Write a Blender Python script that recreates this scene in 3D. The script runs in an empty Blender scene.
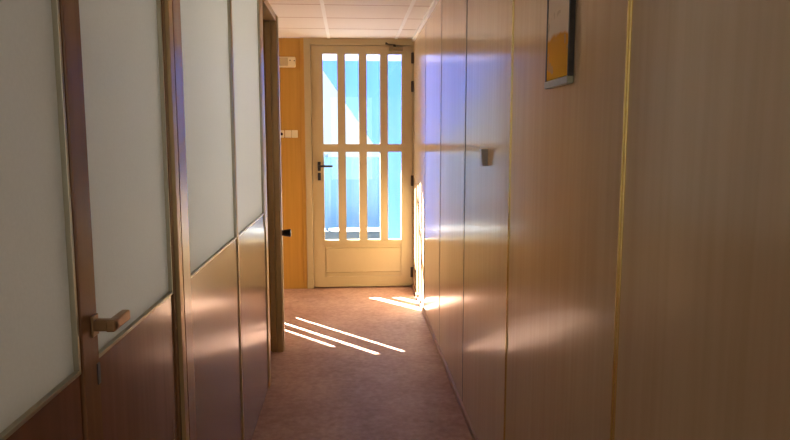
import bpy, bmesh, math, random
from mathutils import Vector, Matrix
random.seed(7)
S = bpy.context.scene
C = S.collection

# ------------------------------------------------------------------ camera
EYE = 1.304
cam_d = bpy.data.cameras.new('camera')
cam = bpy.data.objects.new('camera', cam_d)
C.objects.link(cam)
cam.location = (0, 0, EYE)
cam.rotation_euler = (math.radians(90 - 6.93), 0, math.radians(-4.062))
cam_d.sensor_fit = 'HORIZONTAL'
cam_d.sensor_width = 36
cam_d.lens = 650 / 790 * 36
cam_d.clip_start = 0.02
S.camera = cam

# ------------------------------------------------------------------ world, sun, lights, exposure
W = bpy.data.worlds.new('sky'); S.world = W
W.use_nodes = True
bg = W.node_tree.nodes['Background']
bg.inputs[0].default_value = (0.62, 0.80, 1.0, 1)
bg.inputs[1].default_value = 1.6

sun_d = bpy.data.lights.new('sun', 'SUN')
sun_d.energy = 150
sun_d.angle = math.radians(0.53)
sun_d.color = (1.0, 0.95, 0.87)
sun = bpy.data.objects.new('sun', sun_d); C.objects.link(sun)
elev, azi = math.radians(40), math.atan(0.88)
sdir = Vector((math.sin(azi) * math.cos(elev), -math.cos(azi) * math.cos(elev), -math.sin(elev)))
sun.rotation_euler = sdir.to_track_quat('-Z', 'Y').to_euler()
sun.location = (-5, 11, 6)

def area(name, loc, target, sx, sy, energy, col):
    d = bpy.data.lights.new(name, 'AREA'); d.shape = 'RECTANGLE'
    d.size = sx; d.size_y = sy; d.energy = energy; d.color = col
    o = bpy.data.objects.new(name, d); C.objects.link(o)
    o.location = loc
    o.rotation_euler = (Vector(target) - Vector(loc)).to_track_quat('-Z', 'Y').to_euler()
    return o
# added fill lamps, unseen: one in the side hall, one behind the camera
area('side_hall_fill', (-2.7, 4.9, 1.4), (0, 4.9, 1.2), 1.2, 1.1, 20, (1.0, 0.93, 0.82))
area('corridor_end_fill', (0.06, -1.4, 1.35), (0.06, 3, 1.2), 0.8, 1.6, 7, (1.0, 0.93, 0.84))
# daylight in the offices behind the obscured panels of the left wall
area('office_daylight', (-2.1, 2.75, 1.6), (-.4, 2.6, 1.5), 1.1, 1.2, 84, (1.0, 0.97, 0.95))

S.view_settings.view_transform = 'Standard'
S.view_settings.look = 'None'
S.view_settings.gamma = 1
S.view_settings.exposure = 0.16

# ------------------------------------------------------------------ helpers
def lin(r, g, b):
    f = lambda v: v / 12.92 if v <= 0.04045 else ((v + 0.055) / 1.055) ** 2.4
    return (f(r / 255), f(g / 255), f(b / 255), 1)

def base_mat(name):
    m = bpy.data.materials.new(name); m.use_nodes = True
    nt = m.node_tree
    return m, nt, nt.nodes['Principled BSDF']

def plain(name, col, rough=0.5, metal=0.0, var=0.06, scale=30, bump=0.0, spec=0.5):
    m, nt, p = base_mat(name)
    tc = nt.nodes.new('ShaderNodeTexCoord')
    n = nt.nodes.new('ShaderNodeTexNoise'); n.inputs['Scale'].default_value = scale; n.inputs['Detail'].default_value = 4
    nt.links.new(tc.outputs['Object'], n.inputs['Vector'])
    mx = nt.nodes.new('ShaderNodeMix'); mx.data_type = 'RGBA'
    c = lin(*col)
    mx.inputs[6].default_value = tuple(v * (1 - var) for v in c[:3]) + (1,)
    mx.inputs[7].default_value = tuple(min(1, v * (1 + var)) for v in c[:3]) + (1,)
    nt.links.new(n.outputs['Fac'], mx.inputs[0])
    nt.links.new(mx.outputs[2], p.inputs['Base Color'])
    p.inputs['Roughness'].default_value = rough
    p.inputs['Metallic'].default_value = metal
    p.inputs['Specular IOR Level'].default_value = spec
    if bump:
        b = nt.nodes.new('ShaderNodeBump'); b.inputs['Strength'].default_value = bump; b.inputs['Distance'].default_value = 0.002
        nt.links.new(n.outputs['Fac'], b.inputs['Height']); nt.links.new(b.outputs[0], p.inputs['Normal'])
    return m

def wood(name, ca, cb, rough, scale=(45, 45, 1.6), spec=0.5, bump=0.04, wave=0.0):
    """wood-print laminate, the grain running up the panel"""
    m, nt, p = base_mat(name)
    N, Lk = nt.nodes, nt.links
    tc = N.new('ShaderNodeTexCoord')
    mp = N.new('ShaderNodeMapping'); mp.inputs['Scale'].default_value = scale
    Lk.new(tc.outputs['Object'], mp.inputs['Vector'])
    n1 = N.new('ShaderNodeTexNoise'); n1.inputs['Scale'].default_value = 1; n1.inputs['Detail'].default_value = 5
    Lk.new(mp.outputs[0], n1.inputs['Vector'])
    mp2 = N.new('ShaderNodeMapping'); mp2.inputs['Scale'].default_value = (scale[0] * .16, scale[1] * .16, scale[2] * .35)
    Lk.new(tc.outputs['Object'], mp2.inputs['Vector'])
    n2 = N.new('ShaderNodeTexNoise'); n2.inputs['Scale'].default_value = 1; n2.inputs['Detail'].default_value = 3; n2.inputs['Distortion'].default_value = .6
    Lk.new(mp2.outputs[0], n2.inputs['Vector'])
    ad = N.new('ShaderNodeMath'); ad.operation = 'MULTIPLY_ADD'; ad.inputs[1].default_value = .5
    Lk.new(n1.outputs['Fac'], ad.inputs[0])
    hf = N.new('ShaderNodeMath'); hf.operation = 'MULTIPLY'; hf.inputs[1].default_value = .5
    Lk.new(n2.outputs['Fac'], hf.inputs[0]); Lk.new(hf.outputs[0], ad.inputs[2])
    r = N.new('ShaderNodeValToRGB')
    r.color_ramp.elements[0].position = .36; r.color_ramp.elements[0].color = lin(*ca)
    r.color_ramp.elements[1].position = .62; r.color_ramp.elements[1].color = lin(*cb)
    Lk.new(ad.outputs[0], r.inputs[0]); Lk.new(r.outputs[0], p.inputs['Base Color'])
    p.inputs['Roughness'].default_value = rough
    p.inputs['Specular IOR Level'].default_value = spec
    b = N.new('ShaderNodeBump'); b.inputs['Strength'].default_value = bump; b.inputs['Distance'].default_value = .001
    Lk.new(n1.outputs['Fac'], b.inputs['Height'])
    if wave:
        n3 = N.new('ShaderNodeTexNoise'); n3.inputs['Scale'].default_value = 3.0; n3.inputs['Detail'].default_value = 1
        Lk.new(tc.outputs['Object'], n3.inputs['Vector'])
        b2 = N.new('ShaderNodeBump'); b2.inputs['Strength'].default_value = wave; b2.inputs['Distance'].default_value = .02
        Lk.new(n3.outputs['Fac'], b2.inputs['Height']); Lk.new(b.outputs[0], b2.inputs['Normal'])
        Lk.new(b2.outputs[0], p.inputs['Normal'])
    else:
        Lk.new(b.outputs[0], p.inputs['Normal'])
    return m

def floor_mat():
    m, nt, p = base_mat('worn_floor_covering')
    N, Lk = nt.nodes, nt.links
    tc = N.new('ShaderNodeTexCoord')
    n1 = N.new('ShaderNodeTexNoise'); n1.inputs['Scale'].default_value = 2.2; n1.inputs['Detail'].default_value = 6; n1.inputs['Roughness'].default_value = .65
    n2 = N.new('ShaderNodeTexNoise'); n2.inputs['Scale'].default_value = 38; n2.inputs['Detail'].default_value = 3
    n3 = N.new('ShaderNodeTexVoronoi'); n3.inputs['Scale'].default_value = 4.2
    for n in (n1, n2, n3): Lk.new(tc.outputs['Object'], n.inputs['Vector'])
    a = N.new('ShaderNodeMath'); a.operation = 'MULTIPLY_ADD'; a.inputs[1].default_value = .62
    Lk.new(n1.outputs['Fac'], a.inputs[0])
    h = N.new('ShaderNodeMath'); h.operation = 'MULTIPLY'; h.inputs[1].default_value = .38
    Lk.new(n2.outputs['Fac'], h.inputs[0]); Lk.new(h.outputs[0], a.inputs[2])
    r = N.new('ShaderNodeValToRGB')
    r.color_ramp.elements[0].position = .34; r.color_ramp.elements[0].color = lin(158, 116, 98)
    r.color_ramp.elements[1].position = .66; r.color_ramp.elements[1].color = lin(206, 168, 146)
    Lk.new(a.outputs[0], r.inputs[0])
    # a few scuffed spots
    lt = N.new('ShaderNodeMath'); lt.operation = 'LESS_THAN'; lt.inputs[1].default_value = .045
    Lk.new(n3.outputs['Distance'], lt.inputs[0])
    f = N.new('ShaderNodeMath'); f.operation = 'MULTIPLY'; f.inputs[1].default_value = .35
    Lk.new(lt.outputs[0], f.inputs[0])
    mx = N.new('ShaderNodeMix'); mx.data_type = 'RGBA'; mx.inputs[7].default_value = lin(92, 62, 50)
    Lk.new(f.outputs[0], mx.inputs[0]); Lk.new(r.outputs[0], mx.inputs[6])
    Lk.new(mx.outputs[2], p.inputs['Base Color'])
    p.inputs['Roughness'].default_value = .5
    p.inputs['Specular IOR Level'].default_value = .28
    b = N.new('ShaderNodeBump'); b.inputs['Strength'].default_value = .15; b.inputs['Distance'].default_value = .003
    Lk.new(n2.outputs['Fac'], b.inputs['Height']); Lk.new(b.outputs[0], p.inputs['Normal'])
    return m

def glass_mat():
    m, nt, p = base_mat('clear_door_glass')
    N, Lk = nt.nodes, nt.links
    N.remove(p)
    out = [n for n in N if n.type == 'OUTPUT_MATERIAL'][0]
    t = N.new('ShaderNodeBsdfTransparent'); t.inputs[0].default_value = (.93, .96, .97, 1)
    g = N.new('ShaderNodeBsdfGlossy'); g.inputs['Roughness'].default_value = .02
    lw = N.new('ShaderNodeLayerWeight'); lw.inputs[0].default_value = .5
    pw = N.new('ShaderNodeMath'); pw.operation = 'POWER'; pw.inputs[1].default_value = 4
    Lk.new(lw.outputs['Facing'], pw.inputs[0])
    fr = N.new('ShaderNodeMath'); fr.operation = 'MULTIPLY_ADD'; fr.inputs[1].default_value = .6; fr.inputs[2].default_value = .04
    Lk.new(pw.outputs[0], fr.inputs[0])
    mx = N.new('ShaderNodeMixShader')
    Lk.new(fr.outputs[0], mx.inputs[0]); Lk.new(t.outputs[0], mx.inputs[1]); Lk.new(g.outputs[0], mx.inputs[2])
    Lk.new(mx.outputs[0], out.inputs[0])
    return m

def cloth_mat(name, col, trans):
    """thin woven sheet that light shines through"""
    m, nt, p = base_mat(name)
    N, Lk = nt.nodes, nt.links
    N.remove(p)
    out = [n for n in N if n.type == 'OUTPUT_MATERIAL'][0]
    tc = N.new('ShaderNodeTexCoord')
    mp = N.new('ShaderNodeMapping'); mp.inputs['Scale'].default_value = (9, 1, .5)
    Lk.new(tc.outputs['Object'], mp.inputs['Vector'])
    n = N.new('ShaderNodeTexNoise'); n.inputs['Scale'].default_value = 1.2; n.inputs['Detail'].default_value = 3
    Lk.new(mp.outputs[0], n.inputs['Vector'])
    mx = N.new('ShaderNodeMix'); mx.data_type = 'RGBA'
    c = lin(*col)
    mx.inputs[6].default_value = tuple(v * .8 for v in c[:3]) + (1,)
    mx.inputs[7].default_value = tuple(min(1, v * 1.15) for v in c[:3]) + (1,)
    Lk.new(n.outputs['Fac'], mx.inputs[0])
    d = N.new('ShaderNodeBsdfDiffuse'); t = N.new('ShaderNodeBsdfTranslucent')
    Lk.new(mx.outputs[2], d.inputs[0]); Lk.new(mx.outputs[2], t.inputs[0])
    ms = N.new('ShaderNodeMixShader'); ms.inputs[0].default_value = trans
    Lk.new(d.outputs[0], ms.inputs[1]); Lk.new(t.outputs[0], ms.inputs[2])
    Lk.new(ms.outputs[0], out.inputs[0])
    return m

def print_mat():
    """the poster: pale upper part, warm orange lower part"""
    m, nt, p = base_mat('poster_print')
    N, Lk = nt.nodes, nt.links
    tc = N.new('ShaderNodeTexCoord')
    n = N.new('ShaderNodeTexNoise'); n.inputs['Scale'].default_value = 14; n.inputs['Detail'].default_value = 3
    Lk.new(tc.outputs['Object'], n.inputs['Vector'])
    sp = N.new('ShaderNodeSeparateXYZ'); Lk.new(tc.outputs['Object'], sp.inputs[0])
    a = N.new('ShaderNodeMath'); a.operation = 'MULTIPLY_ADD'; a.inputs[1].default_value = .06
    Lk.new(n.outputs['Fac'], a.inputs[0]); Lk.new(sp.outputs['Z'], a.inputs[2])
    r = N.new('ShaderNodeValToRGB')
    e = r.color_ramp.elements
    e[0].position = .0; e[0].color = lin(250, 184, 24)
    e[1].position = .125; e[1].color = lin(240, 164, 40)
    x = e.new(.135); x.color = lin(244, 218, 194)
    x = e.new(.30); x.color = lin(240, 216, 190)
    Lk.new(a.outputs[0], r.inputs[0])
    n2 = N.new('ShaderNodeTexNoise'); n2.inputs['Scale'].default_value = 22
    Lk.new(tc.outputs['Object'], n2.inputs['Vector'])
    gt = N.new('ShaderNodeMath'); gt.operation = 'GREATER_THAN'; gt.inputs[1].default_value = .62
    Lk.new(n2.outputs['Fac'], gt.inputs[0])
    f = N.new('ShaderNodeMath'); f.operation = 'MULTIPLY'; f.inputs[1].default_value = .5
    Lk.new(gt.outputs[0], f.inputs[0])
    mx = N.new('ShaderNodeMix'); mx.data_type = 'RGBA'; mx.inputs[7].default_value = lin(206, 172, 140)
    Lk.new(f.outputs[0], mx.inputs[0]); Lk.new(r.outputs[0], mx.inputs[6])
    Lk.new(mx.outputs[2], p.inputs['Base Color'])
    p.inputs['Roughness'].default_value = .75
    p.inputs['Specular IOR Level'].default_value = .2
    return m

M = {}
M['floor'] = floor_mat()
M['panel'] = wood('beige_wood_print_laminate', (205, 175, 140), (215, 187, 152), .18, spec=.45, wave=.02)
M['brown'] = wood('brown_wood_print_laminate', (116, 80, 62), (131, 91, 73), .18, spec=.5, wave=.02)
M['stile'] = wood('brown_stile_laminate', (118, 82, 56), (136, 98, 66), .2, spec=.5)
M['orange'] = wood('honey_wood_print_laminate', (180, 134, 56), (194, 148, 66), .3, spec=.4)
M['pane'] = plain('off_white_obscured_panel', (210, 211, 206), .5, var=.05, scale=160, bump=.25, spec=.3)
_nt = M['pane'].node_tree; _p = _nt.nodes['Principled BSDF']
_t = _nt.nodes.new('ShaderNodeBsdfTranslucent'); _m = _nt.nodes.new('ShaderNodeMixShader'); _m.inputs[0].default_value = .45
_nt.links.new(_p.inputs['Base Color'].links[0].from_socket, _t.inputs[0])
_nt.links.new(_p.outputs[0], _m.inputs[1]); _nt.links.new(_t.outputs[0], _m.inputs[2])
_nt.links.new(_m.outputs[0], [n for n in _nt.nodes if n.type == 'OUTPUT_MATERIAL'][0].inputs[0])
M['post'] = wood('tan_post_laminate', (150, 110, 84), (168, 126, 98), .2)
M['brass'] = plain('gold_anodised_strip', (238, 216, 140), .25, .9, var=.05)
M['olive'] = plain('bronze_anodised_frame', (190, 164, 116), .32, .4, var=.08)
M['alu'] = plain('silver_glazing_bead', (176, 172, 152), .32, .8, var=.05)
M['gap'] = plain('dark_joint', (26, 20, 16), .7)
M['cream'] = plain('cream_painted_metal', (184, 166, 126), .35, var=.03, spec=.5)
M['cream_light'] = plain('ivory_plastic', (226, 212, 176), .4, var=.03)
M['black'] = plain('black_plastic', (22, 22, 26), .35)
M['hinge'] = plain('dark_brown_hinge', (52, 36, 24), .4, .3)
M['steel'] = plain('brushed_handle_metal', (160, 128, 92), .3, .8)
M['tile'] = plain('ceiling_tile', (226, 214, 202), .8, var=.04, scale=60)
M['tbar'] = plain('white_ceiling_bar', (236, 230, 222), .5)
M['plaster'] = plain('light_plaster', (214, 200, 178), .8)
M['skirt'] = plain('pale_brown_skirting', (176, 136, 110), .4)
M['grey'] = plain('grey_plastic', (168, 162, 156), .5)
M['glass'] = glass_mat()
M['concrete'] = plain('sunlit_concrete', (140, 138, 132), .9, var=.06, scale=3)
M['tarp'] = cloth_mat('blue_tarpaulin', (99, 128, 177), .75)
M['hem'] = cloth_mat('pale_tarpaulin_hem', (146, 154, 190), .75)
M['fence'] = plain('pale_cyan_sheet_metal', (92, 142, 196), .5, var=.1, scale=2)
M['fence_rail'] = plain('blue_grey_steel', (90, 120, 150), .5)
M['sun_block'] = plain('sun_block_sheet', (180, 180, 178), .6)
M['speckle'] = plain('dark_speckled_frame', (44, 36, 26), .5, var=.9, scale=90)
M['glaze_edge'] = plain('grey_green_frame_edge', (150, 152, 128), .3, var=.25, scale=60)
M['print'] = print_mat()

class MB:
    """collects shapes in world coordinates; build() makes ONE mesh object out of them"""
    def __init__(self): self.bm = bmesh.new()
    def box(self, x0, x1, y0, y1, z0, z1, bevel=0.0, seg=2):
        t = bmesh.new()
        bmesh.ops.create_cube(t, size=1)
        for v in t.verts:
            v.co = Vector(((x0 + x1) / 2 + v.co.x * (x1 - x0), (y0 + y1) / 2 + v.co.y * (y1 - y0), (z0 + z1) / 2 + v.co.z * (z1 - z0)))
        if bevel:
            bmesh.ops.bevel(t, geom=t.edges[:], offset=bevel, segments=seg, affect='EDGES', profile=.5)
        return self.add(t)
    def add(self, t):
        me = bpy.data.meshes.new('tmp'); t.to_mesh(me); t.free()
        self.bm.from_mesh(me); bpy.data.meshes.remove(me)
        return self
    def cyl(self, p, q, r0, r1=None, seg=20, bevel=0.0):
        r1 = r0 if r1 is None else r1
        p, q = Vector(p), Vector(q)
        t = bmesh.new()
        bmesh.ops.create_cone(t, cap_ends=True, segments=seg, radius1=r0, radius2=r1, depth=(q - p).length)
        if bevel:
            ed = [e for e in t.edges if len(e.link_faces) == 2 and any(len(f.verts) > 4 for f in e.link_faces)]
            bmesh.ops.bevel(t, geom=ed, offset=bevel, segments=2, affect='EDGES', profile=.5)
        rot = (q - p).to_track_quat('Z', 'Y').to_matrix().to_4x4()
        bmesh.ops.transform(t, matrix=Matrix.Translation((p + q) / 2) @ rot, verts=t.verts)
        return self.add(t)
    def prism(self, pts, axis, a, b):
        """polygon pts (2D, the other two axes in order) extruded along axis from a to b"""
        t = bmesh.new()
        def mk(u, v, w): return {'x': (w, u, v), 'y': (u, w, v), 'z': (u, v, w)}[axis]
        lo = [t.verts.new(mk(u, v, a)) for u, v in pts]
        hi = [t.verts.new(mk(u, v, b)) for u, v in pts]
        t.faces.new(lo); t.faces.new(hi)
        n = len(pts)
        for i in range(n): t.faces.new((lo[i], lo[(i + 1) % n], hi[(i + 1) % n], hi[i]))
        bmesh.ops.recalc_face_normals(t, faces=t.faces)
        return self.add(t)
    def build(self, name, mat, parent=None, smooth=False):
        vs = [v.co for v in self.bm.verts]
        mn = Vector([min(v[i] for v in vs) for i in range(3)]); mxx = Vector([max(v[i] for v in vs) for i in range(3)])
        o0 = Vector(((mn.x + mxx.x) / 2, (mn.y + mxx.y) / 2, mn.z))
        bmesh.ops.translate(self.bm, verts=self.bm.verts, vec=-o0)
        me = bpy.data.meshes.new(name); self.bm.to_mesh(me); self.bm.free()
        me.materials.append(mat)
        if smooth:
            for p in me.polygons: p.use_smooth = True
            try: me.set_sharp_from_angle(angle=math.radians(35))
            except Exception: pass
        o = bpy.data.objects.new(name, me); C.objects.link(o)
        WL[o.name] = o0
        if parent is not None:
            o.parent = parent; o.location = o0 - WL[parent.name]
        else:
            o.location = o0
        return o
WL = {}

def thing(name, loc, label=None, cat=None, group=None):
    o = bpy.data.objects.new(name, None); C.objects.link(o)
    o.empty_display_size = .05
    o.location = loc; WL[o.name] = Vector(loc)
    if label: o['label'] = label
    if cat: o['category'] = cat
    if group: o['group'] = group
    return o
def setting(o, label, cat):
    o['kind'] = 'structure'; o['label'] = label; o['category'] = cat
    return o
def box(name, mat, parent, *a, **k):
    return MB().box(*a, **k).build(name, mat, parent)

XR, XL, YE, ZC = .555, -.43, 5.71, 2.173
TILT = -math.atan(.0085)      # the right wall opens very slightly towards the far end
def wall_x(y): return .555 + .0085 * (y - 3.9)

def tilted(o, parent=None):
    """turn a straight strip so that it follows the right wall"""
    me = o.data; c = WL[o.name]
    R = Matrix.Translation((.555, 3.9, 0)) @ Matrix.Rotation(TILT, 4, 'Z') @ Matrix.Translation((-.555, -3.9, 0))
    me.transform(Matrix.Translation(-c) @ R @ Matrix.Translation(c))
    if parent is not None:
        o.parent = parent; o.location = c - WL[parent.name]
# ------------------------------------------------------------------ shell
setting(box('floor', M['floor'], None, -2.85, .62, -1.6, YE + .06, -.12, 0), 'worn reddish brown floor running down the corridor', 'floor')

# ceiling: tiles with an exposed grid
mb = MB()
xs = [-.735 - .575 * k for k in range(3, -1, -1)] + [-.16, .414]
ys = [5.68 - .45 * k for k in range(16)]
ey = [YE] + ys + [-1.5]
ex = [-2.8] + xs[1:] + [XR + .02]
for a, b in zip(ex[:-1], ex[1:]):
    for c, d in zip(ey[1:], ey[:-1]):
        if d - c < .01: continue
        mb.box(a + .0045, b - .0045, c + .0045, d - .0045, ZC, ZC + .012)
ceiling = mb.build('ceiling', M['tile'])
setting(ceiling, 'pale square tiles of the suspended ceiling in a white grid', 'ceiling')
mb = MB()
for x in xs[1:]: mb.box(x - .012, x + .012, -1.5, YE, ZC - .004, ZC + .002)
mb.build('long_bars', M['tbar'], ceiling)
tilted(box('edge_bar', M['tbar'], None, XR - .022, XR, -1.5, YE - .01, ZC - .02, ZC), ceiling)
mb = MB()
for y in ys: mb.box(-2.8, XR + .015, y - .005, y + .005, ZC - .001, ZC + .004)
mb.build('cross_bars', M['skirt'], ceiling)
box('roof_slab', M['plaster'], ceiling, -2.9, .65, -1.6, YE + .12, ZC + .03, ZC + .09)

# right wall: tall wood-print panels with joint strips
wr = thing('wall_right', (XR, 3.9, 0)); wr.rotation_euler.z = TILT; setting(wr, 'glossy beige wood-print panel wall on the right of the corridor', 'wall')
joints = [-1.49, -.60, .31, 1.228, 2.149, 3.045, 3.92, 4.79, YE]
for i, (a, b) in enumerate(zip(joints[:-1], joints[1:])):
    box('panel', M['panel'], wr, XR, XR + .04, a + .0045, b - .0045, .012, ZC + .02, bevel=.0015)
box('backing', M['gap'], wr, XR + .041, XR + .075, -1.6, YE + .1, -.02, ZC + .05)
for i, y in enumerate(joints[1:-1]):
    if y < 2.5:
        mb = MB()
        mb.box(XR - .003, XR + .03, y - .009, y - .003, .03, ZC - .02, bevel=.0012)
        mb.box(XR - .003, XR + .03, y + .003, y + .009, .03, ZC - .02, bevel=.0012)
        mb.box(XR + .002, XR + .03, y - .004, y + .004, .03, ZC - .02)
        mb.build('joint_strip', M['brass'], wr)['label'] = 'gold joint strip'
    else:
        mb = MB()
        mb.box(XR - .0015, XR + .03, y + .004, y + .008, .03, ZC - .02)
        j = mb.build('joint_strip', M['olive'], wr)
        box('groove', M['gap'], j, XR - .0005, XR + .02, y - .010, y + .004, .03, ZC - .02)
setting(box('baseboard_right', M['skirt'], None, XR - .012, XR, -1.5, YE - .015, .0005, .032, bevel=.002), 'low pale brown skirting strip along the foot of the right wall', 'baseboard')
tilted(bpy.data.objects['baseboard_right'])

# far end wall and the rest of the shell
mb = MB()
mb.box(-.86, -.374, YE, YE + .05, 0, ZC)
mb.box(-2.8, -1.86, YE, YE + .05, 0, ZC)
mb.box(-.40, XR + .03, YE + .02, YE + .05, 2.165, ZC + .035)
mb.box(-1.86, -.86, YE, YE + .05, 0, .95)
mb.box(-1.86, -.86, YE, YE + .05, 2.1, ZC)
we = mb.build('wall_far', M['orange'])
setting(we, 'honey orange wood-print wall left of the glazed door', 'wall')
box('cover_strip', M['orange'], we, -.405, -.372, YE - .006, YE, .001, ZC, bevel=.002)
# shuttered window of the side hall; its three open slits let the sun in
mb = MB()
cuts = [(-1.259, .0085, 1.09, 2.02), (-1.455, .012, .97, 2.06), (-1.585, .008, .97, 1.88)]
edges = [-1.86]
for x, w, _, _ in sorted(cuts): edges += [x - w, x + w]
edges += [-.86]
for k in range(0, len(edges), 2): mb.box(edges[k], edges[k + 1], YE + .012, YE + .016, .95, 2.1)
for x, w, z0, z1 in cuts:
    mb.box(x - w, x + w, YE + .012, YE + .016, .95, z0); mb.box(x - w, x + w, YE + .012, YE + .016, z1, 2.1)
setting(mb.build('window_4', M['cream']), 'closed shutter of the side hall window', 'window')
setting(box('wall_side_hall', M['plaster'], None, -2.86, -2.8, -1.6, YE + .1, 0, ZC + .04), 'pale plaster wall at the far side of the side hall', 'wall')
setting(box('wall_back', M['plaster'], None, -2.8, XR, -1.56, -1.5, 0, ZC + .02), 'pale plaster wall behind the viewer', 'wall')
setting(box('wall_light_stop', M['plaster'], None, -2.8, -.485, 3.36, 3.40, 0, ZC), 'added unseen cross wall that keeps office light out of the door frame', 'wall')  # added, hidden: stops office light from spilling through the door opening
setting(box('wall_partition', M['orange'], None, -2.8, -.488, 3.985, 4.03, 0, ZC), 'wood-print cross wall that closes the side hall', 'wall')

# ------------------------------------------------------------------ left wall
wl = thing('wall_left', (XL, 1, 0)); setting(wl, 'low brown wood-print wall with white upper panels on the left', 'wall')
T = .05
RZ0, RZ1 = .868, .934          # glazing rail
GZ = .942                      # foot of the white panels
def lower(y0, y1, parent, z0=.012):
    return box('lower_panel', M['brown'], parent, XL - T + .004, XL - .002, y0, y1, z0, RZ1, bevel=.002)
def upper(y0, y1, parent, name='white_panel'):
    return box(name, M['pane'], parent, XL - .03, XL - .008, y0, y1, GZ - .004, ZC - .005)
def bead(y0, y1, parent, sides='lr'):
    mb = MB()
    mb.box(XL - .03, XL + .001, y0, y1, RZ1, RZ1 + .007, bevel=.001)
    if 'r' in sides: mb.box(XL - .03, XL + .001, y1 - .007, y1, RZ1, ZC - .005, bevel=.001)
    if 'l' in sides: mb.box(XL - .03, XL + .001, y0, y0 + .006, RZ1, ZC - .005, bevel=.001)
    return mb.build('bead', M['alu'], parent)
box('backing', M['gap'], wl, XL - .075, XL - T - .002, -1.5, 3.40, 0, RZ1)

# nearest glazed bay
w1 = thing('window_1', (XL, .1, .9)); setting(w1, 'nearest white upper panel in the left wall, before the lever handle', 'window')
upper(-.8, 1.03, w1); bead(-.8, 1.036, w1, 'r')
lower(-.8, 1.036, wl)
lower(-1.5, -.81, wl); upper(-1.5, -.81, wl)

# door with the lever handle
d2 = thing('door_2', (XL, 1.05, 0)); setting(d2, 'left door with white upper panel, brown lower panel and lever handle', 'door')
box('stile', M['stile'], d2, XL - T, XL + .002, 1.043, 1.108, .012, ZC - .01, bevel=.002)
box('stile', M['stile'], d2, XL - T, XL + .002, 1.585, 1.61, .012, ZC - .01, bevel=.002)
lower(1.113, 1.580, d2); upper(1.108, 1.60, d2); bead(1.108, 1.585, d2, 'r')
hd = MB()
hd.box(XL + .002, XL + .006, 1.078, 1.104, .980, 1.016, bevel=.0015)
hd.box(XL + .004, XL + .040, 1.082, 1.100, .989, 1.008, bevel=.003)
hd.box(XL + .025, XL + .040, 1.080, 1.160, .988, 1.007, bevel=.003)
hd.build('lever_handle', M['steel'], d2)['label'] = 'angled metal lever handle'
kh = MB()
kh.box(XL + .0015, XL + .004, 1.094, 1.106, .893, .930, bevel=.001)
kh.build('keyhole_plate', M['black'], d2)['label'] = 'dark keyhole plate'

# post between the door and the next bays
post = thing('trim_1', (XL, 1.68, 0)); setting(post, 'bronze and brown door post behind the lever-handle door', 'trim')
box('bronze_profile', M['olive'], post, XL - T, XL + .010, 1.613, 1.648, 0.001, ZC - .005, bevel=.002)
box('bronze_profile', M['olive'], post, XL - T, XL + .004, 1.652, 1.668, 0.001, ZC - .005, bevel=.001)
box('wood_post', M['post'], post, XL - T, XL + .004, 1.676, 1.752, 0.001, ZC - .005, bevel=.002)

# two more glazed bays
w2 = thing('window_2', (XL, 2.1, .9)); setting(w2, 'second white upper panel of the left wall, just past the door post', 'window')
upper(1.756, 2.495, w2); bead(1.756, 2.497, w2, 'r')
lower(1.758, 2.500, wl)
box('joint_strip', M['olive'], wl, XL - T, XL + .002, 2.506, 2.530, .001, ZC - .005, bevel=.001)
w3 = thing('window_3', (XL, 3.0, .9)); setting(w3, 'farthest and narrowest white upper panel of the left wall', 'window')
upper(2.534, 3.305, w3); bead(2.534, 3.31, w3, 'r')
lower(2.536, 3.345, wl)
mb = MB()
mb.box(XL - T, XL + .003, 3.315, 3.345, RZ0, ZC - .005, bevel=.002)
mb.box(XL - T, XL + .003, 3.349, 3.425, .001, ZC - .005, bevel=.002)
mb.build('end_post', M['olive'], wl)

# open door frame at the end of the left wall
d3 = thing('door_3', (-.455, 3.7, 0)); setting(d3, 'narrow bronze door frame standing at the end of the left wall', 'door')
mb = MB()
mb.box(-.486, -.455, 3.955, 3.985, .001, 2.04, bevel=.002)
mb.box(-.455, -.447, 3.968, 3.985, .001, 2.04)
mb.box(-.447, -.416, 3.952, 4.03, .001, 2.04, bevel=.002)
mb.build('far_jamb', M['olive'], d3)
box('gleam_strip', M['cream'], d3, -.416, -.411, 3.97, 4.03, .001, 2.035, bevel=.001)  # pale strip standing in for the gleam of sunlight on the post edge
mb = MB()
mb.box(-.486, -.418, 3.43, 3.952, 2.0, 2.04, bevel=.002)
mb.build('head', M['olive'], d3)
bump = MB()
bump.cyl((-.411, 4.0, .742), (-.402, 4.0, .742), .017)
bump.cyl((-.403, 4.0, .742), (-.358, 4.0, .742), .019, .026, bevel=.005)
bump.build('door_stop', M['black'], d3, smooth=True)['label'] = 'short black rubber stop on the frame'

# ------------------------------------------------------------------ glazed end door
d1 = thing('door_1', (.1, YE, 0)); setting(d1, 'cream metal door glazed in eight tall panes at the corridor end', 'door')
mb = MB()
mb.box(-.374, -.318, YE - .012, YE + .05, .001, ZC, bevel=.003)
mb.box(-.318, XR + .016, YE - .012, YE + .05, 2.118, ZC, bevel=.003)
mb.box(.563, XR + .016, YE - .006, YE + .05, .001, 2.118)
mb.box(-.33, -.295, YE + .046, YE + .06, .001, 2.118); mb.box(.54, .58, YE + .046, YE + .06, .001, 2.118)
mb.box(-.33, .58, YE + .046, YE + .06, 2.09, 2.16); mb.box(-.33, .58, YE + .046, YE + .06, .0, .03)
mb.build('frame', M['cream'], d1)
cols = [(-.216, -.092), (-.024, .092), (.160, .276), (.345, .462)]
rows = [(.433, 1.209), (1.278, 2.045)]
mb = MB()
y0, y1 = YE + .004, YE + .044
x0, x1 = -.314, .560
mb.box(x0, cols[0][0], y0, y1, .012, 2.114); mb.box(cols[3][1], x1, y0, y1, .012, 2.114)
mb.box(cols[0][0], cols[3][1], y0, y1, 2.045, 2.114)
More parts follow.
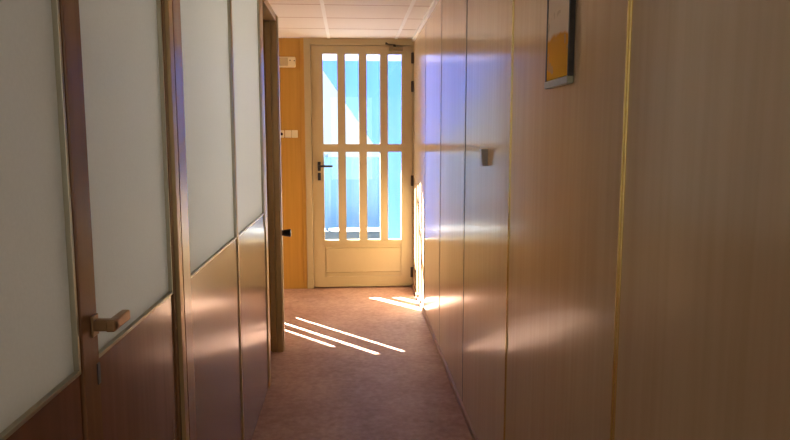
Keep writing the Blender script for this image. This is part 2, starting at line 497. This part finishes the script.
mb.box(cols[0][0], cols[3][1], y0, y1, 1.209, 1.278)
mb.box(cols[0][0], cols[3][1], y0, y1, .395, .433)
mb.box(cols[0][0], cols[3][1], y0 + .012, y1, .105, .395)
mb.box(cols[0][0], cols[3][1], y0, y1, .012, .105)
for (a, b), (c, d) in zip(cols[:-1], cols[1:]):
    for r0, r1 in rows: mb.box(b, c, y0, y1, r0, r1)
mb.build('leaf', M['cream'], d1)
mb = MB()
mb.prism([(y0 + .012, .365), (y0 + .002, .355), (y0 + .002, .145), (y0 + .012, .135)], 'x', -.205, .450)
mb.box(-.225, .470, y0 - .006, y0, .397, .428, bevel=.002)
mb.box(x0, x1, y0 - .008, y0, .014, .03, bevel=.002)
mb.build('kick_panel', M['cream'], d1)
for a, b in cols:
    for r0, r1 in rows:
        box('pane', M['glass'], d1, a - .004, b + .004, y0 + .018, y0 + .022, r0 - .004, r1 + .004)
for zc in (2.014, 1.773, .957, .137):
    mb = MB()
    mb.cyl((.560, YE - .004, zc - .047), (.560, YE - .004, zc + .047), .008)
    mb.box(.545, .561, YE - .004, YE + .004, zc - .045, zc + .045)
    mb.build('hinge', M['hinge'], d1)['label'] = 'dark brown hinge'
mb = MB()
mb.box(-.270, -.243, y0 - .010, y0, 1.045, 1.125, bevel=.003)
mb.cyl((-.256, y0 - .008, 1.086), (-.256, y0 - .05, 1.086), .009)
mb.box(-.262, -.138, y0 - .06, y0 - .044, 1.077, 1.096, bevel=.006)
mb.build('lever_handle', M['black'], d1)['label'] = 'black lever handle and plate'
mb = MB()
mb.box(-.270, -.243, y0 - .008, y0, .962, 1.028, bevel=.004)
mb.cyl((-.2565, y0 - .006, 1.0), (-.2565, y0 - .016, 1.0), .009)
mb.build('keyhole_plate', M['black'], d1)
cl = MB()
cl.box(.352, .470, y0 - .045, y0, 2.066, 2.104, bevel=.006)
clo = cl.build('door_closer', plain('dull_bronze_paint', (132, 116, 80), .35), d1)
mb = MB()
mb.cyl((.40, y0 - .022, 2.104), (.40, y0 - .022, 2.118), .012)
t = bmesh.new()
mb.prism([(.40, y0 - .03), (.41, y0 - .018), (.325, y0 - .075), (.318, y0 - .088)], 'z', 2.116, 2.124)
mb.prism([(.318, y0 - .088), (.33, y0 - .085), (.345, y0 - .018), (.33, y0 - .018)], 'z', 2.124, 2.132)
mb.build('closer_arm', M['hinge'], clo)

# ------------------------------------------------------------------ things on the far wall
sw = thing('switch_plate', (-.515, YE, 1.33), 'ivory socket and two rocker switches in a row on the orange wall', 'switch')
for i, (a, b) in enumerate([(-.597, -.553), (-.546, -.494), (-.490, -.436)]):
    o = box('rocker' if i else 'socket', M['cream_light'], sw, a, b, YE - .014, YE, 1.332, 1.396, bevel=.004)
    if i == 0:
        MB().cyl((-.575, YE - .0155, 1.364), (-.575, YE - .013, 1.364), .013).build('socket_hole', M['hinge'], o)
    else:
        box('key', M['cream_light'], o, a + .008, b - .008, YE - .018, YE - .013, 1.340, 1.388, bevel=.002)
el = thing('emergency_light', (-.525, YE, 1.925), 'long ivory wall box high on the orange wall above the switches', 'light')
box('body', M['cream_light'], el, -.613, -.443, YE - .045, YE, 1.925, 2.012, bevel=.010)
box('cover', M['cream'], el, -.603, -.505, YE - .050, YE - .044, 1.935, 2.002, bevel=.002)
MB().cyl((-.452, YE - .047, 1.978), (-.452, YE - .044, 1.978), .005).build('indicator', M['hinge'], el)
MB().cyl((-.487, YE - .047, 1.981), (-.487, YE - .044, 1.981), .005).build('indicator', M['hinge'], el)

# ------------------------------------------------------------------ things on the right wall
wp = thing('wall_picture', (wall_x(1.61), 1.61, 1.44), 'narrow picture in a dark frame hanging high on the right wall', 'picture')
wp.rotation_euler.z = TILT
PX = wall_x(1.61)
PF, PA, PB, PZ0, PZ1 = PX - .014, 1.540, 1.728, 1.449, 1.85
box('backing_board', M['gap'], wp, PF + .006, PX, PA + .004, PB - .004, PZ0 + .006, PZ1 - .004)
box('print', M['print'], wp, PF + .001, PF + .006, PA + .008, PB - .010, PZ0 + .012, PZ1 - .012)
mb = MB()
mb.box(PF, PX, PA, PA + .008, PZ0 + .008, PZ1, bevel=.001)
mb.box(PF, PX, PB - .012, PB, PZ0 + .008, PZ1, bevel=.001)
mb.box(PF, PX, PA, PB, PZ1 - .012, PZ1, bevel=.001)
mb.build('frame', M['speckle'], wp)
box('bottom_edge', M['glaze_edge'], wp, PF - .002, PX, PA, PB, PZ0 - .008, PZ0 + .010, bevel=.002)['label'] = 'grey-green bottom edge of the frame'

HX = wall_x(2.54)
ch = thing('wall_holder', (HX, 2.54, 1.205), 'small grey tapered holder fixed to the right wall', 'holder')
ch.rotation_euler.z = TILT
mb = MB()
mb.prism([(HX - .025, 1.272), (HX, 1.272), (HX, 1.207), (HX - .019, 1.207)], 'y', 2.525, 2.555)
mb.build('body', M['grey'], ch)
box('rim', M['grey'], ch, HX - .027, HX, 2.523, 2.557, 1.266, 1.273, bevel=.001)

# ------------------------------------------------------------------ outside
setting(box('ground', M['concrete'], None, -30, 30, YE + .06, 60, -.2, -.15), 'bright concrete yard outside the glazed door', 'ground')
setting(box('trim_sun_block', M['sun_block'], None, -1.0, 1.9, YE + .05, YE + .5, 2.30, 2.33), 'added unseen sheet above the glazed door that blocks the high sun', 'trim')  # added out of view to keep sun from the upper panes

tp = thing('tarpaulin', (.9, 6.19, -.15), 'blue translucent tarpaulin with a slanting edge hung outside the door', 'tarpaulin')
def sheet(poly, y, th, nx=1):
    mb = MB(); mb.prism(poly, 'y', y, y + th); return mb
sheet([(-.293, 2.045), (-.226, 1.948), (.1, 1.473), (.30, 1.18), (.326, 1.05), (.335, .1), (1.8, .1), (1.8, 2.045)], 6.20, .002).build('sheet', M['tarp'], tp)
sheet([(-.47, 2.30), (-.293, 2.045), (1.8, 2.045), (1.8, 2.30)], 6.20, .002).build('hem', M['hem'], tp)['label'] = 'paler top hem'
mb = MB(); mb.cyl((1.81, 6.2, -.15), (1.81, 6.2, 2.30), .02); mb.build('pole', M['fence_rail'], tp)

fn = thing('sheet_fence', (0, 10.55, -.15), 'pale cyan corrugated metal fence across the yard', 'fence')
t = []
n = 240
for k in range(n + 1):
    x = -5 + 10 * k / n
    t.append((x, 10.5 + .018 * math.sin(k * math.pi / 3)))
poly = t + [(x, y + .004) for x, y in reversed(t)]
MB().prism(poly, 'z', -.10, 1.05).build('sheet', M['fence'], fn)
box('rail', M['fence_rail'], fn, -5, 5, 10.53, 10.57, .03, .07)
for x in (-4.9, -2.9, -.36, 1.6, 3.6):
    box('fence_post', M['fence_rail'], fn, x - .03, x + .03, 10.53, 10.59, -.15, 1.10)
